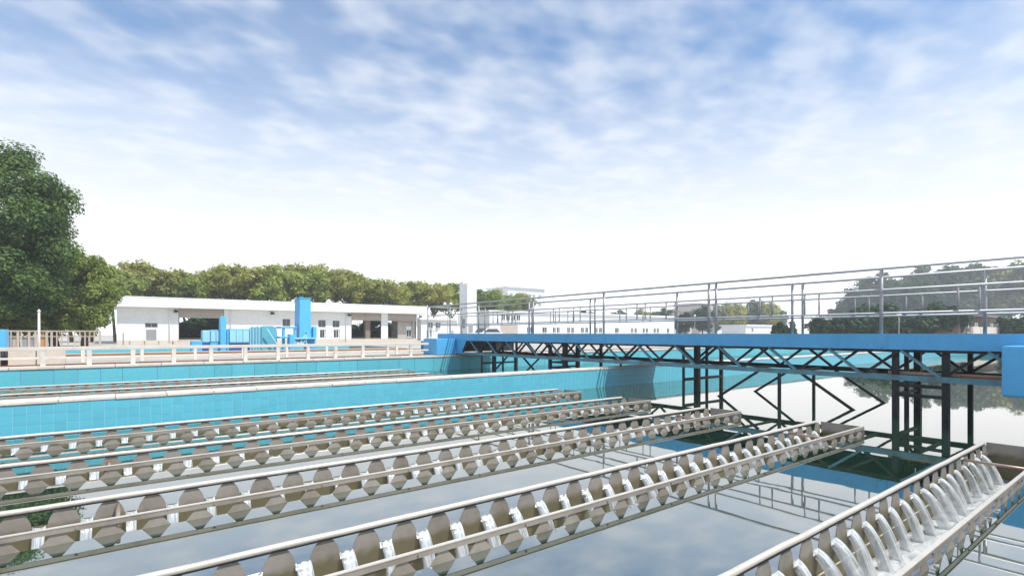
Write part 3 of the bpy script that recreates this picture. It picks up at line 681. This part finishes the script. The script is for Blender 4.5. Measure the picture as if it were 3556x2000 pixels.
for (x0, x1, z0, z1) in doors:
    d = part('door', MB().box(x0 + 0.01, x1 - 0.01, VB + 0.08, VB + 0.14, z0, z1 - 0.01), M['white'], ph)
    part('pane', MB().box(x0 + 0.12, x0 + 0.34, VB + 0.06, VB + 0.078, 0.95, 1.7), M['glass'], d); part('pane', MB().box(x1 - 0.34, x1 - 0.14, VB + 0.06, VB + 0.078, 0.95, 1.7), M['glass'], d)
for p in (588, 800, 1070, 1200):
    u = ub(p); part('drain_pipe', MB().tube([(u, VB - 0.07, GZ), (u, VB - 0.07, EZ - 0.3), (u, VB - 0.3, EZ - 0.02)], 0.045, 8), M['white'], ph, 0, True)
part('wall_panel', MB().box(ub(508), ub(543), VB - 0.05, VB - 0.003, 0.80, 1.70), M['greypanel'], ph, 0.01)
part('dado', MB().box(UL, UR, VB - 0.035, VB - 0.004, GZ, 0.78), M['beige'], ph)
for p in (610, 944, 1211, 1457):
    u = ub(p); lm = part('flood_light', MB().box(u - 0.16, u + 0.16, VB - 0.34, VB - 0.12, 3.22, 3.42), M['black'], ph, 0.02); part('bracket', MB().box(u - 0.03, u + 0.03, VB - 0.12, VB - 0.004, 3.3, 3.5), M['black'], lm)
for i, (p, ph_) in enumerate(((428, 1158), (450, 1186), (502, 1186), (551, 1186), (600, 1186))):
    u = u_at(p, 50); z = z_at(ph_, u, 50)
    t = thing('marker_post', ('tall thin grey post near the left corner of the pump house', 'short grey post, first from the left before the pump house wall', 'short grey post below the grey wall panel', 'short grey post just right of the grey wall panel', 'short rusty post left of the big shutter opening')[i], 'post', (u, 50, GZ))
    part('post_shaft', MB().tube([(u, 50, GZ), (u, 50, z)], 0.045, 8), M['railgrey'] if i < 4 else M['rust'], t); part('post_cap', MB().box(u - 0.06, u + 0.06, 49.94, 50.06, z, z + 0.03), M['railgrey'], t)

# annexe behind the bridge end, white stack, far buildings
def far_building(name, label, x0, x1, y0, y1, zt, wm, windows, roofm=None, over=0.4, group=None, winm='glass'):
    t = thing(name, label, 'building', ((x0 + x1) / 2, (y0 + y1) / 2, GZ), group)
    part('wall', MB().box(x0, x1, y0, y1, GZ, zt), wm, t)
    r = part('roof', MB().box(x0 - over, x1 + over, y0 - over, y1 + over, zt + 0.002, zt + 0.28), roofm or wm, t, 0.02)
    for (a, b, z0, z1) in windows:
        w = part('window', MB().box(a, b, y0 - 0.03, y0 - 0.004, z0, z1), M[winm], t)
        fr = MB().box((a + b) / 2 - 0.03, (a + b) / 2 + 0.03, y0 - 0.06, y0 - 0.032, z0, z1); fr.box(a - 0.05, b + 0.05, y0 - 0.12, y0 - 0.004, z0 - 0.08, z0 - 0.003)
        part('frame', fr, M['whitefar'], w)
    return t
v = 60.0
far_building('annexe', 'small white annexe with two windows behind the left bridge end', u_at(1462, v), u_at(1588, v), v, v + 5, 3.1, M['white'],
             [(u_at(p, v), u_at(p + 16, v), 2.15, 2.75) for p in (1486, 1513)] + [(u_at(p, v), u_at(p + 6, v), 0.9, 1.75) for p in (1482, 1493, 1568)])
v = 52.0
st = thing('white_stack', 'tall plain white square stack rising behind the bridge rail', 'tower', (u_at(1639, v), v + 0.9, GZ))
a, b = u_at(1623, v), u_at(1655, v); zt = z_at(983, a, v)
part('shaft', MB().box(a, b, v, v + 1.75, GZ, zt), M['white'], st, 0.02); part('cap', MB().box(a - 0.02, a + 0.5, v + 0.9, v + 1.77, zt - 0.002, zt + 0.25), M['white'], st, 0.02)
part('door', MB().box(a + 0.15, a + 0.75, v - 0.03, v - 0.003, GZ, 2.3), M['greypanel'], st); part('louvre', MB().box(a - 0.03, a - 0.004, v + 0.5, v + 1.2, 2.0, 3.1), M['greypanel'], st)
v = 70.0
wl_ = [(u_at(p, v), u_at(p + w, v), 1.55, 2.45) for p, w in ((1830, 6), (1842, 6), (1884, 14), (1920, 9), (1934, 9), (1970, 9), (1984, 9), (2018, 9), (2033, 9), (2066, 9), (2081, 9), (2136, 12), (2192, 7), (2204, 7), (2232, 7), (2243, 7), (2270, 7), (2281, 7), (2316, 8))]
wl_ += [(u_at(p, v), u_at(p + 12, v), 3.6, 4.5) for p in (1741, 1758, 1776, 1794)]
lb = far_building('long_shed', 'long low white building with small dark windows beyond the bridge', u_at(1700, v), u_at(2342, v), v, v + 8, 4.9, M['whitefar'], wl_)
part('garage_door', MB().box(u_at(1738, v), u_at(1798, v), v - 0.05, v - 0.006, GZ, 2.9), M['shutter'], lb)
v = 118.0
far_building('apartment_block', 'faint white high block above the trees right of the stack', u_at(1762, v), u_at(1892, v), v, v + 10, z_at(1000, u_at(1800, v), v), M['whitefar'],
             [(u_at(p, v), u_at(p + 8, v), z, z + 1.0) for p in (1772, 1790, 1810, 1830, 1850, 1870) for z in (9.5, 11.8)], None, 0.6, None, 'greypanel')
v = 95.0
far_building('far_house', 'beige far house among trees behind the long white shed', u_at(2345, v), u_at(2402, v), v, v + 8, 7.8, M['beige'], [(u_at(p, v), u_at(p + 8, v), 5.6, 6.8) for p in (2355, 2372, 2389)], M['roofdark'])
far_building('far_house', 'pale far house with grey flat roof left of the clipped hedges', u_at(2505, v), u_at(2560, v), v + 8, v + 18, 11.5, M['beige'], [(u_at(p, v), u_at(p + 8, v), 8, 9.5) for p in (2514, 2530, 2546)], M['roofdark'])
v = 62.0
far_building('far_house', 'low white wall-like building behind the clipped hedges', u_at(2590, v), u_at(2680, v), v, v + 6, 3.1, M['whitefar'], [(u_at(2610, v), u_at(2616, v), 1.8, 2.6)])
v = 16.4
hs = far_building('brown_house', 'hazy brown house at the right edge behind the handrail', u_at(3330, v), u_at(3330, v) + 22, v, v + 8, 3.4, M['brownwall'],
             [(u_at(3330, v) + 3 + i * 4, u_at(3330, v) + 4.4 + i * 4, 1.5, 2.7) for i in range(6)], M['roofdark'], 0.8)
lw = thing('concrete_wall', 'pale concrete yard wall in front of the brown house at right', 'wall', (u_at(3400, 14.2), 14.2, GZ))
for i in range(8): part('wall_panel', MB().box(u_at(3380, 14.2) + i * 2.5, u_at(3380, 14.2) + i * 2.5 + 2.47, 14.2, 14.4, GZ, 2.1 - 0.03 * (i % 2)), M['concrete'], lw, 0.01)

# ------------------------------------------------------------------ lattice fence at left
VF = 37.5
fe = thing('lattice_fence', 'weathered wooden lattice fence under the big tree at left', 'fence', (u_at(180, VF), VF, GZ))
zt = 1.52
part('top_rail', MB().box(u_at(10, VF), u_at(350, VF), VF - 0.05, VF + 0.05, zt - 0.07, zt), M['wood'], fe, 0.006)
part('mid_rail', MB().box(u_at(10, VF), u_at(350, VF), VF - 0.03, VF + 0.03, 1.17, 1.22), M['wood'], fe)
part('bottom_rail', MB().box(u_at(10, VF), u_at(350, VF), VF - 0.03, VF + 0.03, 0.60, 0.65), M['wood'], fe)
for p in (38, 62, 74, 101, 123, 162, 179, 197, 214, 236, 258, 277, 295, 311, 327, 347):
    w = 0.05 if p in (62, 101, 123, 162, 179, 347) else 0.028
    u = u_at(p, VF); part('post', MB().box(u - w, u + w, VF - 0.04, VF + 0.04, GZ, zt - 0.068), M['wood'], fe)
for (p0, p1, m) in ((19, 36, 'greypanel'), (42, 60, 'shutter'), (76, 98, 'greypanel'), (104, 120, 'greypanel'), (140, 158, 'ochre')):
    part('infill_board', MB().box(u_at(p0, VF), u_at(p1, VF), VF + 0.045, VF + 0.07, 0.55, 1.15 if m != 'ochre' else 1.40), M[m], fe)
def lamp_post(px, v, py, label, globe, r=0.05):
    u = u_at(px, v); z = z_at(py, u, v); t = thing('lamp_post', label, 'lamp post', (u, v, GZ))
    part('pole', MB().tube([(u, v, GZ), (u, v, z)], [r, r * 0.7], 10), M['cream'] if not globe else M['railgrey'], t, 0, True)
    part('base', MB().box(u - 2*r, u + 2*r, v - 2*r, v + 2*r, GZ, GZ + 0.12), M['concrete'], t, 0.01)
    if globe:
        for s in ((-1, 1) if globe == 2 else (0,)):
            pts = []; rad = []
            for i in range(9):
                a = math.pi * i / 8; pts.append((u + s * 0.45, v, z + 0.22 - 0.22 * math.cos(a))); rad.append(max(0.01, 0.22 * math.sin(a)))
            part('globe', MB().tube(pts, rad, 12), M['lamp'], t, 0, True)
            if s: part('arm', MB().tube([(u, v, z - 0.05), (u + s * 0.45, v, z + 0.02)], 0.03, 6), M['railgrey'], t)
    else: part('cap', MB().tube([(u, v, z), (u, v, z + 0.08)], [r * 1.2, r * 0.3], 10), M['cream'], t)
lamp_post(135, 24, 1082, 'slender cream pole standing in front of the lattice fence', 0, 0.045)
lamp_post(2413, 60, 1100, 'lamp post with globe before the dark trees beyond the long shed', 1)
lamp_post(2877, 26, 1112, 'short lamp post with twin globes before the dark green tree', 2)
lamp_post(3122, 19, 1100, 'lamp post with single globe behind the right handrail', 1)
lamp_post(1555, 58, 1062, 'twin globe lamp post beside the white annexe', 2)

# ------------------------------------------------------------------ parked car beyond the bridge
def car(px, v, label):
    u = u_at(px, v); t = thing('parked_car', label, 'car', (u, v, GZ))
    g = GZ; sec = [(-2.0, g+0.35), (-2.05, g+0.75), (-1.55, g+0.92), (-0.85, g+1.0), (-0.2, g+1.46), (1.1, g+1.48), (1.75, g+1.0), (2.0, g+0.9), (2.05, g+0.4)]
    part('body', MB().prism([(u + a, b) for a, b in sec], 'y', v - 0.85, v + 0.85), M['carwhite'], t, 0.05)
    part('windscreen', MB().prism([(u - 0.82, g+1.035), (u - 0.22, g+1.455), (u - 0.26, g+1.475), (u - 0.87, g+1.05)], 'y', v - 0.68, v + 0.68), M['glass'], t)
    for s in (-1, 1):
        part('side_window', MB().prism([(u - 0.62, g+1.02), (u - 0.15, g+1.38), (u + 1.05, g+1.40), (u + 1.5, g+1.02)], 'y', v + s * 0.852, v + s * 0.862), M['glass'], t)
        part('headlight', MB().box(u - 2.07, u - 1.99, v + s * 0.62 - 0.13, v + s * 0.62 + 0.13, g+0.60, g+0.74), M['lamp'], t, 0.02)
        for x in (-1.3, 1.3):
            w = part('wheel', MB().tube([(u + x, v + s * 0.72, g+0.31), (u + x, v + s * 0.90, g+0.31)], 0.31, 18), M['rubber'], t, 0.02)
            part('rim', MB().tube([(u + x, v + s * 0.902, g+0.31), (u + x, v + s * 0.915, g+0.31)], 0.18, 14), M['chrome'], w)
car(1683, 47, 'small white car parked behind the bridge beside the white stack')

# ------------------------------------------------------------------ trees
def make_leaves(rng, cent, rad, per, size, flat=0.75):
    n = len(cent) * per
    c = np.repeat(np.array(cent), per, 0); r = np.repeat(np.array(rad), per)
    d = rng.normal(size=(n, 3)); d /= np.linalg.norm(d, axis=1)[:, None]
    rr = rng.random(n) ** 0.45
    p = c + d * (r * rr)[:, None] * np.array([1, 1, flat])
    nrm = d + np.array([0, 0, 0.6]) + rng.normal(size=(n, 3)) * 0.36; nrm /= np.linalg.norm(nrm, axis=1)[:, None]
    a = np.cross(nrm, rng.normal(size=(n, 3))); a /= np.linalg.norm(a, axis=1)[:, None]; b = np.cross(nrm, a)
    s = size * (0.6 + 0.8 * rng.random(n))[:, None]
    q = np.stack([p - a * s, p - b * s * 0.55, p + a * s, p + b * s * 0.55], 1).reshape(-1, 3)
    return q
def tree_proto(seed, H, base, rx, rz, clumps, per, size, leafm, shell=0.55, limbs=9, trunk_r=0.22, crad=(0.22, 0.36), lean=0.0, fill=False):
    """trunk and crown meshes around the origin; crown ellipsoid centred at H - rz"""
    rng = np.random.default_rng(seed); r = random.Random(seed)
    cz = H - rz; cent, rad = [], []
    for i in range(clumps):
        d = rng.normal(size=3); d /= np.linalg.norm(d)
        k = (shell + (1 - shell) * rng.random()) if not fill else rng.random() ** 0.4
        p = d * k * np.array([rx, rx, rz]) * 0.88
        p[2] += cz
        if p[2] < base: p[2] = base + rng.random() * 0.5
        cent.append(p); rad.append(rx * rng.uniform(*crad))
    q = make_leaves(rng, cent, rad, per, size)
    n = len(q) // 4
    me = bpy.data.meshes.new('crown'); me.vertices.add(len(q)); me.vertices.foreach_set('co', q.ravel().astype(np.float32))
    me.loops.add(n * 4); me.loops.foreach_set('vertex_index', np.arange(n * 4, dtype=np.int32))
    me.polygons.add(n); me.polygons.foreach_set('loop_start', np.arange(0, n * 4, 4, dtype=np.int32))
    me.update(calc_edges=True); me.validate(); me.materials.append(M[leafm])
    mb = MB(); fork = base * r.uniform(0.75, 1.0) if base > 0.8 else H * 0.22
    sway = [(0, 0, -0.1), (r.uniform(-.1, .1) * fork * 0.6, r.uniform(-.1, .1) * fork * 0.6, fork * 0.5), (r.uniform(-.15, .15) * fork, r.uniform(-.15, .15) * fork, fork)]
    mb.tube(sway, [trunk_r * 1.25, trunk_r, trunk_r * 0.85], 9)
    top = Vector(sway[-1])
    idx = list(range(len(cent))); r.shuffle(idx)
    for i in idx[:limbs]:
        e = Vector(cent[i]); mid = top.lerp(e, 0.5) + Vector((r.uniform(-.25, .25), r.uniform(-.25, .25), r.uniform(0.0, 0.35))) * rx * 0.4
        q1 = top.lerp(mid, 0.5) + Vector((r.uniform(-.1, .1), r.uniform(-.1, .1), 0)) * rx * 0.3
        mb.tube([top - Vector((0, 0, 0.15)), q1, mid, e], [trunk_r * 0.62, trunk_r * 0.48, trunk_r * 0.32, trunk_r * 0.10], 6)
        for _ in range(2):
            e2 = Vector(cent[r.choice(idx)]); 
            if (e2 - mid).length < rx * 1.1: mb.tube([mid, mid.lerp(e2, 0.5) + Vector((0, 0, 0.1 * rx)), e2], [trunk_r * 0.26, trunk_r * 0.16, trunk_r * 0.05], 5)
    return me, mb.mesh('trunk', M['bark'], 0, True)
def plant_tree(name, label, proto, loc, rz=0.0, s=(1, 1, 1), group=None):
    t = thing(name, label, 'tree', loc, group); t.rotation_euler.z = rz; t.scale = s
    link('crown', proto[0], t); link('trunk', proto[1], t)
    return t
# big tree at left and its neighbour
big = tree_proto(11, 13.3, 0.9, 4.9, 6.4, 210, 620, 0.095, 'leafdark', 0.62, 16, 0.36, (0.17, 0.30))
VT = 41.0
plant_tree('broadleaf_tree', 'huge dark green broadleaf tree filling the left picture edge', big, (u_at(-75, VT), VT, GZ - 0.02))
med = tree_proto(23, 6.1, 0.7, 2.0, 2.75, 90, 330, 0.095, 'leafmid', 0.6, 10, 0.18, (0.22, 0.36))
plant_tree('broadleaf_tree', 'rounded fresh green tree between the dark big tree and the pump house', med, (u_at(292, 43.5), 43.5, GZ - 0.02), 0.4, (1.0, 1.0, 1.1))
plant_tree('broadleaf_tree', 'mid-green tree filling the gap under the big tree behind the fence', med, (u_at(190, 46), 46, GZ - 0.02), 2.0, (1.35, 1.35, 1.25))
plant_tree('broadleaf_tree', 'bushy tree right behind the left end of the lattice fence', med, (u_at(50, 44.5), 44.5, GZ - 0.02), 4.0, (1.25, 1.25, 0.85))
# row behind the pump house
protos = [tree_proto(31, 9.6, 5.2, 3.3, 2.3, 62, 130, 0.18, 'leafolive', 0.4, 14, 0.15, (0.20, 0.34)),
          tree_proto(37, 9.2, 4.4, 3.1, 2.6, 62, 130, 0.18, 'leafmid', 0.4, 14, 0.14, (0.22, 0.34)),
          tree_proto(41, 9.8, 5.8, 3.7, 2.1, 60, 130, 0.18, 'leafolive', 0.4, 16, 0.15, (0.19, 0.31)),
          tree_proto(43, 8.8, 4.2, 2.9, 2.6, 60, 130, 0.18, 'leafmid', 0.4, 13, 0.14, (0.22, 0.36))]
ordn = 'first second third fourth fifth sixth seventh eighth ninth tenth eleventh twelfth thirteenth fourteenth fifteenth sixteenth seventeenth eighteenth nineteenth twentieth'.split()
row = [(250, 885, 68, 2), (318, 900, 70, 0), (400, 905, 66, 1), (478, 898, 70, 0), (560, 915, 68, 2), (640, 925, 67, 1), (715, 930, 72, 2), (790, 915, 68, 0), (862, 905, 67, 2), (935, 902, 66, 3), (1000, 905, 71, 0),
       (1068, 908, 67, 1), (1140, 910, 70, 2), (1205, 932, 67, 0), (1275, 950, 69, 3), (1345, 965, 67, 2), (1420, 962, 70, 3), (1495, 968, 69, 0), (1565, 966, 72, 3), (1690, 980, 76, 1)]
kinds = {0: 'olive-green tree', 1: 'fresh green tree', 2: 'flat-topped olive tree', 3: 'dark green tree'}
for i, (px, py, v, k) in enumerate(row):
    u = u_at(px, v); zt = z_at(py, u, v); H = (9.6, 9.2, 9.8, 8.8)[k]; s = (zt - GZ) / (H + 0.3)
    ww = s * R.uniform(0.92, 1.12) * 1.12
    plant_tree('shade_tree', '%s behind the pump house roof, %s from the left' % (kinds[k], ordn[i]), protos[k], (u, v, GZ - 0.05), R.uniform(0, 6.28), (ww, ww, s), 'row of trees behind the pump house')
for i, (px, py, v, k) in enumerate(((1742, 1000, 84, 1), (1800, 1016, 86, 0))):
    u = u_at(px, v); s = (z_at(py, u, v) - GZ) / 9.6
    plant_tree('shade_tree', ('light green tree just right of the white stack', 'low olive tree below the faint high block')[i], protos[k], (u, v, GZ - 0.05), R.uniform(0, 6), (s * 1.3, s * 1.3, s), 'trees right of the stack')
# low dark bushes behind the pump house close the view under the crowns
bush = tree_proto(61, 2.6, 0.3, 1.6, 1.25, 30, 150, 0.16, 'leafhedge', 0.5, 6, 0.07, (0.3, 0.45))
for i, px in enumerate((640, 720, 1230, 1300, 1380, 1440)):
    v = 64.5; plant_tree('bush', 'dark bush seen through the pump house openings, %s from the left' % ordn[i], bush, (u_at(px, v), v, GZ - 0.05), R.uniform(0, 6), (1.3, 1.3, 0.9 + 0.3 * (i % 2)), 'bushes behind the pump house')
# trees beyond the bridge on the right
gp = [tree_proto(71, 8.0, 1.2, 3.0, 3.4, 60, 170, 0.19, 'leafgrey', 0.55, 9, 0.16, (0.24, 0.38)), tree_proto(73, 8.0, 0.8, 3.2, 3.6, 64, 170, 0.19, 'leafhedge', 0.55, 9, 0.16, (0.24, 0.38)),
      tree_proto(79, 8.0, 1.0, 2.9, 3.5, 60, 170, 0.19, 'leafolive', 0.55, 9, 0.16, (0.24, 0.38))]
for i, (px, py, v, k, wd, lab) in enumerate((
    (2020, 1072, 100, 0, 1.6, 'broad low tree behind the roof at the middle of the long shed'), (2330, 1066, 100, 2, 1.5, 'broad olive tree behind the right end of the long shed'),
    (2490, 1052, 104, 0, 1.4, 'grey-green tree between the dark tree and the double handrail posts'), (2580, 1046, 100, 1, 1.3, 'dark tree in the middle of the far clump right of the double posts'), (2690, 1058, 104, 0, 1.2, 'low grey tree at the right end of the far clump'),
    (1980, 1078, 92, 0, 1.3, 'low grey-green tree above the middle of the long shed roof'), (2080, 1080, 96, 2, 1.2, 'low olive tree above the long shed, left of its right half'),
    (2150, 1070, 94, 0, 1.3, 'grey-green tree above the right half of the long shed'), (2235, 1066, 96, 2, 1.2, 'olive tree rising near the right end of the long shed'), (2300, 1062, 92, 0, 1.2, 'grey-green tree over the right end of the long shed'),
    (2378, 1075, 70, 1, 1.0, 'dark tree beside the right end of the long shed'), (2440, 1050, 76, 1, 0.9, 'dark tree left of the double handrail posts'), (2545, 1040, 80, 2, 1.0, 'pale olive tree right of the double handrail posts'),
    (2610, 1032, 84, 0, 1.0, 'round grey-green tree with pale top before the far house'), (2660, 1030, 82, 2, 0.9, 'round olive tree at the right of the far tree clump'),
    (2905, 1050, -66, 1, 0.95, 'dark green tree just left of the thick right handrail post'), (2985, 985, -70, 1, 0.95, 'taller dark green tree behind the thick right handrail post'),
    (3065, 930, -72, 0, 1.05, 'hazy grey-green tree right of the thick handrail post'), (3150, 955, -64, 1, 1.15, 'dark hazy tree in the left half of the right handrail panel'), (3210, 908, -74, 0, 1.1, 'tall hazy tree in the middle of the right handrail panel'),
    (3305, 905, -72, 0, 1.1, 'tall hazy grey tree above the yard wall'), (3400, 898, -74, 0, 1.1, 'tall hazy tree behind the brown house roof'), (3500, 890, -72, 2, 1.1, 'tall tree at the right picture edge above the brown house'),
    (3610, 880, -70, 0, 1.2, 'tall tree cut off by the right picture edge'))):
    if v < 0: v = -v * 2.6 * (0.7953 - 0.6062 * (px - CX) / F)
    u = u_at(px, v); s = (z_at(py, u, v) - GZ) / 8.2
    plant_tree('broadleaf_tree', lab, gp[k], (u, v, GZ - 0.05), R.uniform(0, 6), (s * wd, s * wd, s), 'trees beyond the bridge')
cyp = tree_proto(91, 3.4, 0.2, 0.62, 1.65, 40, 140, 0.09, 'leafhedge', 0.3, 4, 0.06, (0.35, 0.55), fill=True)
for i, (px, py, w) in enumerate(((2690, 1122, 1.1), (2713, 1110, 1.2), (2735, 1122, 0.9), (2752, 1108, 1.0), (2820, 1130, 0.9))):
    v = 60.0 * (0.7953 - 0.6062 * (px - CX) / F); u = u_at(px, v); s = (z_at(py, u, v) - GZ) / 3.45
    plant_tree('clipped_cypress', ('low clipped conifer at the left end of the hedge row', 'wide clipped conifer second in the hedge row', 'small pointed conifer in the hedge row', 'upright dark conifer at the right of the hedge row', 'single small conifer beside the dark green tree')[i], cyp, (u, v, GZ - 0.02), i, (s * w, s * w, s), 'conifers beyond the bridge')

# ------------------------------------------------------------------ haze
hm = bpy.data.materials.new('haze_air'); hm.use_nodes = True
hn = hm.node_tree; hn.nodes.remove(hn.nodes['Principled BSDF'])
pv = hn.nodes.new('ShaderNodeVolumePrincipled'); pv.inputs['Color'].default_value = (0.95, 0.97, 1.0, 1); pv.inputs['Density'].default_value = 0.0014; pv.inputs['Anisotropy'].default_value = 0.0
hn.links.new(pv.outputs[0], hn.nodes['Material Output'].inputs['Volume'])
tag(link('haze', MB().box(-430, 430, -330, 430, -2.0, 36).mesh('haze', hm)), 'thin bright haze over the whole site', kind='stuff')

# undergrowth closing the view below the right-hand crowns
for i, px in enumerate((2890, 2960, 3040, 3110, 3190, 3270, 3540)):
    v = 62.0 * (0.7953 - 0.6062 * (px - CX) / F)
    plant_tree('bush', 'dark bush under the hazy trees right of the bridge middle, %s from the left' % ordn[i], bush, (u_at(px, v), v, GZ - 0.05), R.uniform(0, 6), (1.5, 1.5, 1.2 + 0.3 * (i % 3)), 'bushes under the right-hand trees')
